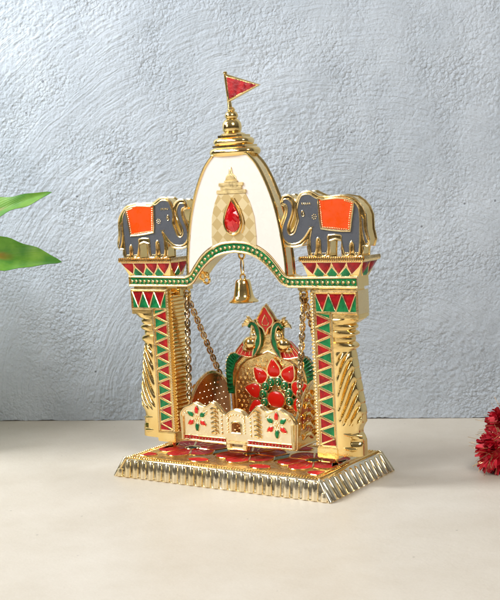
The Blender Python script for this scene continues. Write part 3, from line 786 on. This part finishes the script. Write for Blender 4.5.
for sx in (-1, 1):
    for z0, wob in ((4.35, 0),):
        for k in range(6):
            z = 4.38-k*.30
            fp.tube([(1.34*sx, YP-.01, z-.10), (1.44*sx, YP-.09, z+.03), (1.62*sx, YP-.11, z+.06), (1.84*sx, YP-.07, z-.04), (1.86*sx, YP-.02, z-.14)], [.03, .07, .085, .07, .03], seg=6)
            fp.ball((1.60*sx, YP-.03, z-.10), (.10, .07, .08), seg=8)
    for k in range(7): fp.ball((.62*sx, YP-.04, 2.95+k*.17), .055, seg=6, rings=4)
    for k in range(5): fp.ball((1.08*sx, YP-.03, 2.85+k*.26), (.06, .05, .11), seg=6, rings=4)
    fp.tube([(4.12*sx, YP-.05, 3.75), (4.14*sx, YP-.05, 2.26)], .10, seg=8)
    # curls above the flower
    fp.torus((2.35*sx, YP-.03, 4.10), .13, .05, 'y', seg=12); fp.torus((3.85*sx, YP-.03, 4.02), .10, .04, 'y', seg=12)
for k in range(9):
    q = pi*k/8; fp.ball((.60*cos(q), YP-.04, 3.72+.36*sin(q)), .055, seg=6, rings=4)
fp.box(-.70, .70, YP-.14, YP-.0, 2.26, 2.40, b=.03); fp.box(-.74, -.46, YP-.12, YP-.0, 1.92, 2.2, b=.03); fp.box(.46, .74, YP-.12, YP-.0, 1.92, 2.2, b=.03)
front = fp.build('front_panel', swing, origin=SO)
fe = MB(BRED, GREEN, PALE, RED)
for sx in (-1, 1):
    cx, cz = 3.0*sx, 3.64
    for k in range(6):
        a = pi/2-k*pi/3; m_ = BRED if k % 2 == 0 else GREEN
        pt = petal(cx+.30*cos(a), cz+.30*sin(a), a, .52, .36)
        fe.dome(pt, YP-.02, .08, m_); fe.rim(pt, YP-.02, .035, PALE)
    for k in range(6):
        a = pi/3*k; fe.ball((cx+.17*cos(a), YP-.03, cz+.17*sin(a)), .05, PALE, 6, 4)
    fe.ball((cx, YP-.04, cz), .08, PALE, 8, 5)
    a, c = sorted((.84*sx, 4.02*sx)); fe.box(a, c, YP-.035, YP-.001, 2.30, 2.50, RED, .01)
    for k in range(26): fe.ball(((.92+k*.122)*sx, YP-.045, 2.40), (.036, .03, .05), BRED if k % 2 else PALE, 6, 4)
    fe.tube([(.84*sx, YP-.03, 2.54), (4.04*sx, YP-.03, 2.54)], .04, seg=6, m=PALE); fe.tube([(.84*sx, YP-.03, 2.27), (4.04*sx, YP-.03, 2.27)], .04, seg=6, m=PALE)
fe.build('enamel_flowers', front, origin=SO)
# seat tray
s = MB(GOLD, SHADEG); s.box(-4.05, 4.05, YP+.3, 2.9, 2.25, 2.52, GOLD, .05); s.box(-3.9, 3.9, YP+.4, 2.8, 2.52, 2.58, SHADEG, .02)  # tray top coloured darker to stand for the shaded interior
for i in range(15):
    for j in range(6): s.ball((-3.6+i*.51, -.9+j*.52, 2.58), (.14, .14, .06), SHADEG, 6, 4)
s.build('seat', swing, origin=SO)
# side panels: rounded, studded
def side(sx):
    x = 4.12*sx
    arc = [(-1.22, 2.22), (-1.22, 3.6), (-.9, 4.05), (-.4, 4.85), (.3, 5.55), (1.1, 5.95), (1.8, 6.02), (2.6, 5.82), (3.2, 5.42), (3.62, 4.8), (3.72, 4.0), (3.7, 2.22)]
    arc = smooth(arc[1:-1], 3); arc = [(-1.22, 2.22)]+arc+[(3.7, 2.22)]
    p = MB(SHADEG if sx < 0 else GOLD, SILV, PALE)  # left panel is the same gold, its dark reflection painted in
    p.M = Matrix(((0, 1, 0, x), (1, 0, 0, 0), (0, 0, 1, 0), (0, 0, 0, 1)))
    p.prism(arc, -.09, .09)
    p.rim(arc, 0, .12, PALE, seg=8)
    for i in range(10):
        for j in range(8):
            yy = -.85+i*.48+(j % 2)*.24; zz = 2.9+j*.40
            lim = 5.8-abs(yy-1.6)*.40-.14*(yy-1.6)**2
            if zz < lim-.1 and yy < 3.4:
                for sd in (-1, 1): p.ball((yy, sd*.10, zz), (.055, .035, .042), SILV, 6, 4)
    ob = p.build('side_panel', swing, origin=SO)
    o2 = MB(GOLD, BRED); xs = x+sx*.12
    for k in range(5):                       # leafy relief on the outside
        z = 2.6+k*.62
        for d in (-1, 1):
            y0 = .55
            o2.tube([(xs, y0, z), (xs+sx*.08, y0+d*.4, z+.30), (xs+sx*.06, y0+d*.85*(1-.1*k), z+.25), (xs, y0+d*1.05*(1-.12*k), z+.02)], [.06, .13, .10, .04], seg=7)
        o2.ball((xs, .55, z+.05), (.1, .16, .16), seg=8)
    o2.build('leaf_relief', ob, origin=SO)
    for y, z in ((-.7, 4.55), (2.9, 5.42)):
        hk = MB(GOLD); hk.torus((x, y, z+.1), .17, .06, 'x', seg=14); hk.build('hook_ring', ob, origin=SO)
side(-1); side(1)
# back rest, leaning away: local x, z measured up the panel, built then tilted
bk = MB(SATIN)
tilt = Matrix.Translation((-.28, 3.0, -.05))
bk.M = tilt
hb = [(3.0, 2.3), (3.02, 4.6), (2.92, 5.7), (2.60, 6.55), (2.0, 7.12), (1.35, 7.55), (1.15, 8.2), (1.25, 9.15), (.95, 9.45), (.70, 9.55), (.45, 9.95), (0, 10.52)]
ob_ = hb+[(-x, z) for x, z in reversed(hb[:-1])]
bk.prism(ob_, 0, .16, SATIN); bk.rim(ob_, .0, .09, PALE, seg=6)
hi_ = [(2.72, 2.6), (2.75, 4.7), (2.62, 5.7), (2.28, 6.4), (1.7, 6.85), (.9, 7.1), (0, 7.45)]
ip = hi_+[(-x, z) for x, z in reversed(hi_[:-1])]
bk.rim(ip, -.02, .07, PALE); 
random.seed(3)
for i in range(-7, 8):                        # woven studs over the field
    for j in range(14):
        x = i*.36+(j % 2)*.18; z = 2.8+j*.31
        if abs(x) < 2.6-max(0, z-5.4)*1.15 and z < 7.0:
            bk.dome([(x+.12*cos(q*pi/3), z+.11*sin(q*pi/3)) for q in range(6)], 0, .09, PALE if (i+j) % 2 else SATIN, 2)
back = bk.build('backrest', swing, origin=SO)
# the green fanned tails, red wings and S-shaped necks
pk = MB(GOLD, GREEN, BRED, PALE); pk.M = tilt
for sx in (-1, 1):
    fan_o = [(2.62, 7.25), (3.0, 7.15), (3.30, 6.7), (3.40, 6.0), (3.38, 5.2), (3.30, 4.5)]
    fan_i = [(2.30, 6.98), (2.55, 6.72), (2.76, 6.3), (2.86, 5.8), (2.90, 5.2), (2.90, 4.5)]
    fo, fi = smooth(fan_o, 5), smooth(fan_i, 5)
    pk.prism(mir(fo+fi[::-1], sx), -.10, .12, GREEN)
    for a, c in zip(fo[::2], fi[::2]): pk.tube([(a[0]*sx, -.10, a[1]), ((a[0]+c[0])/2*sx, -.17, (a[1]+c[1])/2), (c[0]*sx, -.10, c[1])], [.03, .085, .03], seg=6, m=GREEN); pk.ball((a[0]*sx, -.08, a[1]), .09, PALE, 7, 4)
    wing = smooth([(2.52, 7.28), (2.05, 7.85), (1.62, 8.18), (1.30, 7.9), (.95, 7.15), (1.5, 7.02), (2.0, 7.1)], 3, True)
    pk.prism(mir(wing, sx), -.14, .10, BRED); pk.rim(mir(wing, sx), -.14, .05, PALE)
    for k in range(4):
        a = (2.42-.33*k, 7.22-.02*k); c = (1.95-.24*k, 7.78+.02*k) if k < 3 else (1.22, 7.75)
        pk.tube([(a[0]*sx, -.16, a[1]), (c[0]*sx, -.17, c[1])], .028, seg=5, m=PALE)
    # rounded body
    pk.ball((1.30*sx, -.20, 7.92), (.52, .30, .50), GOLD, 9, 6)
    pk.ball((1.62*sx, -.16, 7.62), (.34, .2, .28), PALE, 8, 5)
    pk.ball((.95*sx, -.12, 8.45), (.40, .2, .48), GOLD, 12, 8)
    pk.ball((.98*sx, -.14, 8.45), (.30, .28, .36), PALE, 12, 8)
    # neck
    nk = smooth([(1.25, 9.06), (1.30, 9.26), (1.10, 9.40), (.82, 9.38), (.55, 9.10), (.42, 8.55), (.46, 8.0), (.70, 7.50), (1.10, 7.02), (1.02, 7.55), (.86, 8.0), (.76, 8.5), (.84, 8.95), (1.02, 9.14), (1.12, 9.04)], 3, True)
    pk.prism(mir(nk, sx), -.26, .08, GREEN); pk.rim(mir(nk, sx), -.26, .05, PALE)
    pk.ball((1.24*sx, -.24, 9.10), .13, GREEN, 8, 5)
    # crest
    for k in range(4):
        pk.tube([((1.02+.10*k)*sx, -.08, 9.3-.06*k), ((1.36+.16*k)*sx, -.14, 9.66-.16*k), ((1.52+.12*k)*sx, -.1, 9.72-.24*k)], [.08, .11, .05], seg=7, m=PALE)
peac = pk.build('peacock_pair', back, origin=SO)
bu = MB(BRED, PALE); bu.M = tilt
bud = smooth([(0, 10.42), (.34, 9.98), (.62, 9.55), (.50, 9.2), (.18, 8.95), (0, 8.55), (-.18, 8.95), (-.50, 9.2), (-.62, 9.55), (-.34, 9.98)], 3, True)
bu.prism(bud, -.22, .06, BRED); bu.rim(bud, -.22, .075, PALE, seg=7); bu.rim(drop(0, 9.15, pi/2, .75, .5), -.23, .03, PALE)
bu.build('lotus_bud', back, origin=SO)
lo_ = MB(BRED, GREEN, PALE, GOLD); lo_.M = tilt @ Matrix.Translation((-.02, 0, 0))
LC = (0.62, 4.50)
for k in range(7):
    a = radians(95)+(k-3)*radians(37); d0 = 1.28
    c = (LC[0]+(d0+.52)*cos(a), LC[1]+(d0+.52)*sin(a))
    pt = []
    for px_, pz_ in smooth([(.72, 0), (.40, .30), (0, .50), (-.38, .42), (-.52, 0), (-.38, -.42), (0, -.50), (.40, -.30)], 3, True):
        pt.append((c[0]+px_*cos(a)-pz_*sin(a), c[1]+px_*sin(a)+pz_*cos(a)))
    lo_.prism(pt, -.16, 0, BRED); lo_.dome(pt, -.16, .11, BRED, 6); lo_.rim(pt, -.16, .065, PALE, seg=7)
    lo_.ball((c[0]+.1*cos(a)+.08, -.268, c[1]+.1*sin(a)+.08), (.05, .02, .06), PALE, 6, 4)
for k in range(8):
    a = radians(95)+(k-3.5)*radians(31); c = (LC[0]+1.02*cos(a), LC[1]+1.02*sin(a))
    pt = [(c[0]+.29*cos(q*pi/7), c[1]+.29*sin(q*pi/7)) for q in range(14)]
    lo_.prism(pt, -.22, 0, GREEN); lo_.dome(pt, -.22, .12, GREEN, 4); lo_.rim(pt, -.22, .05, PALE)
    lo_.rim([(c[0]+.11*cos(q*pi/4), c[1]+.13*sin(q*pi/4)) for q in range(8)], -.33, .028, PALE)
ctr = smooth([(0, .56), (.38, .46), (.62, .12), (.60, -.22), (.40, -.52), (0, -.60), (-.40, -.52), (-.60, -.22), (-.62, .12), (-.38, .46)], 3, True)
ctr = [(LC[0]+x*1.05, LC[1]-.12+z*.95) for x, z in ctr]
lo_.prism(ctr, -.26, 0, BRED); lo_.dome(ctr, -.26, .13, BRED, 5); lo_.rim(ctr, -.26, .07, PALE, seg=7)
for d in (-1, 1): lo_.tube([(LC[0]+d*.1, -.1, 3.85), (LC[0]+d*.6, -.2, 3.62), (LC[0]+d*1.2, -.16, 3.72), (LC[0]+d*1.5, -.1, 3.98)], [.1, .13, .1, .05], seg=7, m=GOLD)
lo_.build('lotus_flower', back, origin=SO)
# chains of twisted links
def chain(a, b, seed):
    a, b = Vector(a), Vector(b); c = MB(CHAIN); d = b-a; L_ = d.length; d.normalize()
    pitch_ = .29; n = int(L_/pitch_); pitch_ = L_/n
    x = d.cross(Vector((0, 1, 0))).normalized(); y = d.cross(x)
    for i in range(n+1):
        q = radians(45 if i % 2 else -45)+.12*sin(i*1.7+seed); s1 = x*cos(q)+y*sin(q); ctr_ = a+d*pitch_*i
        pts = []
        for k in range(12):
            t = 2*pi*k/12; pts.append(ctr_+d*(.25*cos(t))+s1*(.175*sin(t)*(1+.15*cos(2*t))))
        c.tube([p[:] for p in pts], .06, True, 7)
    return c.build('chain', swing, origin=SO)
for sx in (-1, 1):
    chain((4.40*sx, -.02, 11.28), (4.14*sx, -.70, 4.62), sx)
    chain((4.40*sx, .06, 11.24), (4.12*sx, 2.9, 5.56), sx+3)
    k = MB(CHAIN); k.torus((4.40*sx, 0, 11.25), .27, .065, 'y', seg=20, arc=.86, a0=radians(70)); k.build('chain_hook', swing, origin=SO)

# ================================================================== PLANT at the left (leaf tips reach into the picture)
def leaf_material():
    m = bpy.data.materials.new('variegated_leaf'); m.use_nodes = True
    n = m.node_tree.nodes; l = m.node_tree.links; b = n['Principled BSDF']
    uv = n.new('ShaderNodeUVMap'); sp = n.new('ShaderNodeSeparateXYZ'); l.new(uv.outputs[0], sp.inputs[0])
    t = n.new('ShaderNodeTexCoord'); no = n.new('ShaderNodeTexNoise'); no.inputs['Scale'].default_value = 70; no.inputs['Detail'].default_value = 4
    l.new(t.outputs['Object'], no.inputs[0])
    g = n.new('ShaderNodeValToRGB'); l.new(no.outputs[0], g.inputs[0])
    g.color_ramp.elements[0].position = .35; g.color_ramp.elements[1].position = .68
    g.color_ramp.elements[0].color = (.06, .22, .012, 1); g.color_ramp.elements[1].color = (.22, .42, .04, 1)
    # warm blotch along the midrib
    ab = n.new('ShaderNodeMath'); ab.operation = 'ABSOLUTE'; sb = n.new('ShaderNodeMath'); sb.operation = 'SUBTRACT'; sb.inputs[1].default_value = .5
    l.new(sp.outputs['Y'], sb.inputs[0]); l.new(sb.outputs[0], ab.inputs[0])
    nz = n.new('ShaderNodeMath'); nz.operation = 'MULTIPLY_ADD'; nz.inputs[1].default_value = .42; l.new(no.outputs[0], nz.inputs[0]); l.new(ab.outputs[0], nz.inputs[2])
    mr = n.new('ShaderNodeMapRange'); mr.inputs[1].default_value = .22; mr.inputs[2].default_value = .32; mr.inputs[3].default_value = 1; mr.inputs[4].default_value = 0
    l.new(nz.outputs[0], mr.inputs[0])
    lim = n.new('ShaderNodeMapRange'); lim.inputs[1].default_value = .50; lim.inputs[2].default_value = .74; lim.inputs[3].default_value = 1; lim.inputs[4].default_value = 0
    l.new(sp.outputs['X'], lim.inputs[0]); mu = n.new('ShaderNodeMath'); mu.operation = 'MULTIPLY'; l.new(mr.outputs[0], mu.inputs[0]); l.new(lim.outputs[0], mu.inputs[1])
    mx = n.new('ShaderNodeMix'); mx.data_type = 'RGBA'; l.new(mu.outputs[0], mx.inputs[0]); l.new(g.outputs[0], mx.inputs[6]); mx.inputs[7].default_value = (.62, .15, .03, 1)
    l.new(mx.outputs[2], b.inputs['Base Color']); b.inputs['Roughness'].default_value = .42; b.inputs['Coat Weight'].default_value = .12
    b.inputs['Subsurface Weight'].default_value = .0
    bp = n.new('ShaderNodeBump'); bp.inputs['Strength'].default_value = .3; bp.inputs['Distance'].default_value = .0006
    vc = n.new('ShaderNodeMath'); vc.operation = 'MULTIPLY_ADD'; vc.inputs[1].default_value = -.55; l.new(ab.outputs[0], vc.inputs[0]); l.new(sp.outputs['X'], vc.inputs[2])
    sn = n.new('ShaderNodeMath'); sn.operation = 'SINE'; m2 = n.new('ShaderNodeMath'); m2.operation = 'MULTIPLY'; m2.inputs[1].default_value = 120
    l.new(vc.outputs[0], m2.inputs[0]); l.new(m2.outputs[0], sn.inputs[0])
    pw = n.new('ShaderNodeMath'); pw.operation = 'MULTIPLY_ADD'; pw.inputs[1].default_value = .14; l.new(sn.outputs[0], pw.inputs[0]); l.new(no.outputs[0], pw.inputs[2])
    l.new(pw.outputs[0], bp.inputs['Height']); l.new(bp.outputs[0], b.inputs['Normal'])
    return m
LEAF = leaf_material(); STEM = mat('green_stem', (.10, .20, .03), 0, .5)
PX, PY = -29.5, -4.5
plant = thing('leafy_plant', 'broad-leaved green plant with orange blotched leaves standing at the left edge', 'plant', (PX, PY, 0))
pO = Vector((PX, PY, 0))
def leaf(base_, tip_, width, nrm, sag=.6, seed=0, waves=.16):
    base_, tip_, nrm = Vector(base_), Vector(tip_), Vector(nrm).normalized()
    d = tip_-base_; L_ = d.length; d.normalize(); sd = d.cross(nrm).normalized(); nrm = sd.cross(d)
    rnd = random.Random(seed); ph = rnd.random()*6
    nu, nv = 40, 10; vs = []; uvs = []; fs = []
    for lay in (0, 1):
        for i in range(nu+1):
            t = i/nu; wd = width*(sin(pi*min(1, t*.93+.07)**.9)**.75)*(1-.15*t)
            if i == nu: wd = 0
            for j in range(nv+1):
                v = j/nv*2-1
                edge = 1+waves*(.5*sin(t*19+ph+(2 if v > 0 else 0))+.35*sin(t*37+ph*2))*abs(v)
                fold = abs(v)**1.2*wd*.30; wav = waves*.9*sin(t*17+ph+v*2)*abs(v)**2*wd*.5
                z_ = sag*sin(pi*t)*1.0+fold+wav-(.03 if lay else 0)
                vs.append(base_+d*L_*t+sd*(v*wd*edge)+nrm*z_-pO); uvs.append((t, (v+1)/2))
    N = (nu+1)*(nv+1)
    for lay in (0, 1):
        for i in range(nu):
            for j in range(nv):
                a = lay*N+i*(nv+1)+j; fs.append([a, a+1, a+nv+2, a+nv+1] if lay == 0 else [a, a+nv+1, a+nv+2, a+1])
    me = bpy.data.meshes.new('leaf'); me.from_pydata([tuple(v*CM) for v in vs], [], fs)
    ul = me.uv_layers.new(name='UVMap')
    for lp in me.loops: ul.data[lp.index].uv = uvs[lp.vertex_index]
    me.polygons.foreach_set('use_smooth', [True]*len(fs)); me.materials.append(LEAF)
    o = bpy.data.objects.new('leaf', me); scene.collection.objects.link(o); o.parent = plant
    return o
camr = Vector((.832, .5525, -.05)); camv = Vector((.5546, -.826, .0987))     # picture right; towards the viewer
A1 = Vector((-9.72, -6.25, 18.39)); A2 = Vector((-9.14, -6.38, 14.04))
leaf(A1-camr*10.5+Vector((0, 0, -3.5)), A1, 1.05, Vector((0, 0, .62))+camv*.85, .0, 1, .30)
leaf(A2-camr*11+Vector((0, 0, 1.0)), A2, 1.7, Vector((0, 0, .66))+camv*.8, .0, 5, .2)
sb = MB(STEM)
pts = [(PX, PY, 0), (PX+.3, PY-.1, 6), (PX-.1, PY+.2, 12), (PX+.3, PY, 18), (PX+.2, PY, 22)]
sb.tube([(x-PX, y-PY, z) for x, y, z in smooth(pts, 4)], [.45-.018*i for i in range(17)], seg=10)
for bpt in (A1-camr*10.5+Vector((0, 0, -3.5)), A2-camr*11+Vector((0, 0, 1.0))):
    q = bpt-pO; sb.tube([(.1, 0, q.z-3), ((q.x)*.5, q.y*.5, q.z-1), q[:]], [.16, .13, .1], seg=8)
stem = sb.build('stem', plant)
rnd = random.Random(4)
def px_of(p):
    d = p-Vector((40.5332, -59.6771, 18.2266)); return 250+1159.43*d.dot(r2)/d.dot(fw)
for k in range(34):
    a = radians(rnd.uniform(-75, 165) if k % 3 else rnd.uniform(150, 300)); z = 3+k*.42; bse = Vector((PX, PY, z)); ln = rnd.uniform(5, 9)
    dv = Vector((cos(a), sin(a), rnd.uniform(-.1, .4))).normalized(); wd = rnd.uniform(1.9, 2.9)
    while px_of(bse+dv*ln) > -14 and ln > 2: ln -= .3      # these grow left of the picture's edge
    if (bse+dv*ln).y > 18+.402*(bse+dv*ln).x-1.5: continue
    if px_of(bse+dv*ln*.6+Vector((.83, .55, 0))*wd) > -4: wd *= .6
    leaf(bse+dv*.5, bse+dv*ln, wd, (0, 0, 1), .6, 10+k)

# ================================================================== TINSEL FLOWERS at the right
TRED = mat('red_tinsel_foil', (.72, .012, .035), .25, .36, 0, col2=(.42, .004, .014), vscale=160)
TGOLD = mat('gold_tinsel_wire', (.85, .58, .30), 1, .3)
def tinsel(center, R, n, seed, label):
    c = Vector(center); base_ = Vector((center[0], center[1], 0))
    t = thing('tinsel_flower', label, 'tinsel flower', base_[:], 'red tinsel flowers at the right edge')
    rnd = random.Random(seed); p = MB(TRED)
    # petals: clusters of cut foil ribbons fanning from many small tufts
    for k in range(46):
        d = Vector((rnd.gauss(0, 1), rnd.gauss(0, 1), rnd.gauss(.1, .85))).normalized()
        rt_ = d.orthogonal().normalized(); rt_.rotate(Matrix.Rotation(rnd.random()*6.28, 3, d)); u_ = d.cross(rt_)
        w0 = c+d*R*.30; ln = R*rnd.uniform(.45, .88)
        m_ = n//46
        for i in range(m_):
            s0 = (i/(m_-1)-.5)*1.5+rnd.gauss(0, .08)
            dd = (d*cos(s0)+rt_*sin(s0)*.8+u_*rnd.gauss(0, .14)).normalized()
            tipv = w0+dd*ln*rnd.uniform(.85, 1.05)+u_*.1; 
            if tipv.z < .05: tipv.z = .05
            wd = R*rnd.uniform(.06, .13); sv = dd.cross(u_).normalized()*wd
            mid_ = w0.lerp(tipv, .6)+u_*rnd.uniform(-.22, .26)+Vector((0, 0, .1))
            if mid_.z < .06: mid_.z = .06
            q = [w0-sv*.5, w0+sv*.5, mid_-sv, mid_+sv, tipv-sv*.5, tipv+sv*.5]
            p.add([(v-base_)[:] for v in q]+[(v-base_+u_*.012)[:] for v in q], [[0, 1, 3, 2], [2, 3, 5, 4], [6, 8, 9, 7], [8, 10, 11, 9], [4, 5, 11, 10], [0, 2, 8, 6], [2, 4, 10, 8], [1, 7, 9, 3], [3, 9, 11, 5]])
    p.ball((c-base_)[:], R*.42, seg=12, rings=8)
    o = p.build('foil_petals', t, sharp=20); o['kind'] = 'stuff'
    g = MB(TGOLD)
    for k in range(150):
        d = Vector((rnd.gauss(0, 1), rnd.gauss(0, 1), rnd.gauss(0, .7))).normalized()
        a = c+d*R*.5; b_ = c+d*R*rnd.uniform(.95, 1.25 if k % 9 else 1.6); 
        b_ += Vector((rnd.gauss(0, .3), rnd.gauss(0, .3), rnd.gauss(0, .3)))
        if b_.z < .04: b_.z = .04
        if a.z < .04: a.z = .04
        md = a.lerp(b_, .5)+Vector((rnd.gauss(0, .14), rnd.gauss(0, .14), abs(rnd.gauss(0, .14))))
        g.tube([(Vector(v)-base_)[:] for v in smooth([tuple(a), tuple(md), tuple(b_)], 4)], .013, seg=4)
    o = g.build('gold_wires', t); o['kind'] = 'stuff'
tinsel((12.5, 12.2, 1.45), 1.5, 46*11, 21, 'red tinsel flower near the wall, farther of the two at the right edge')
tinsel((14.1, 6.1, 1.30), 1.42, 46*11, 22, 'nearer red tinsel flower with gold wires, lower one at the right edge')
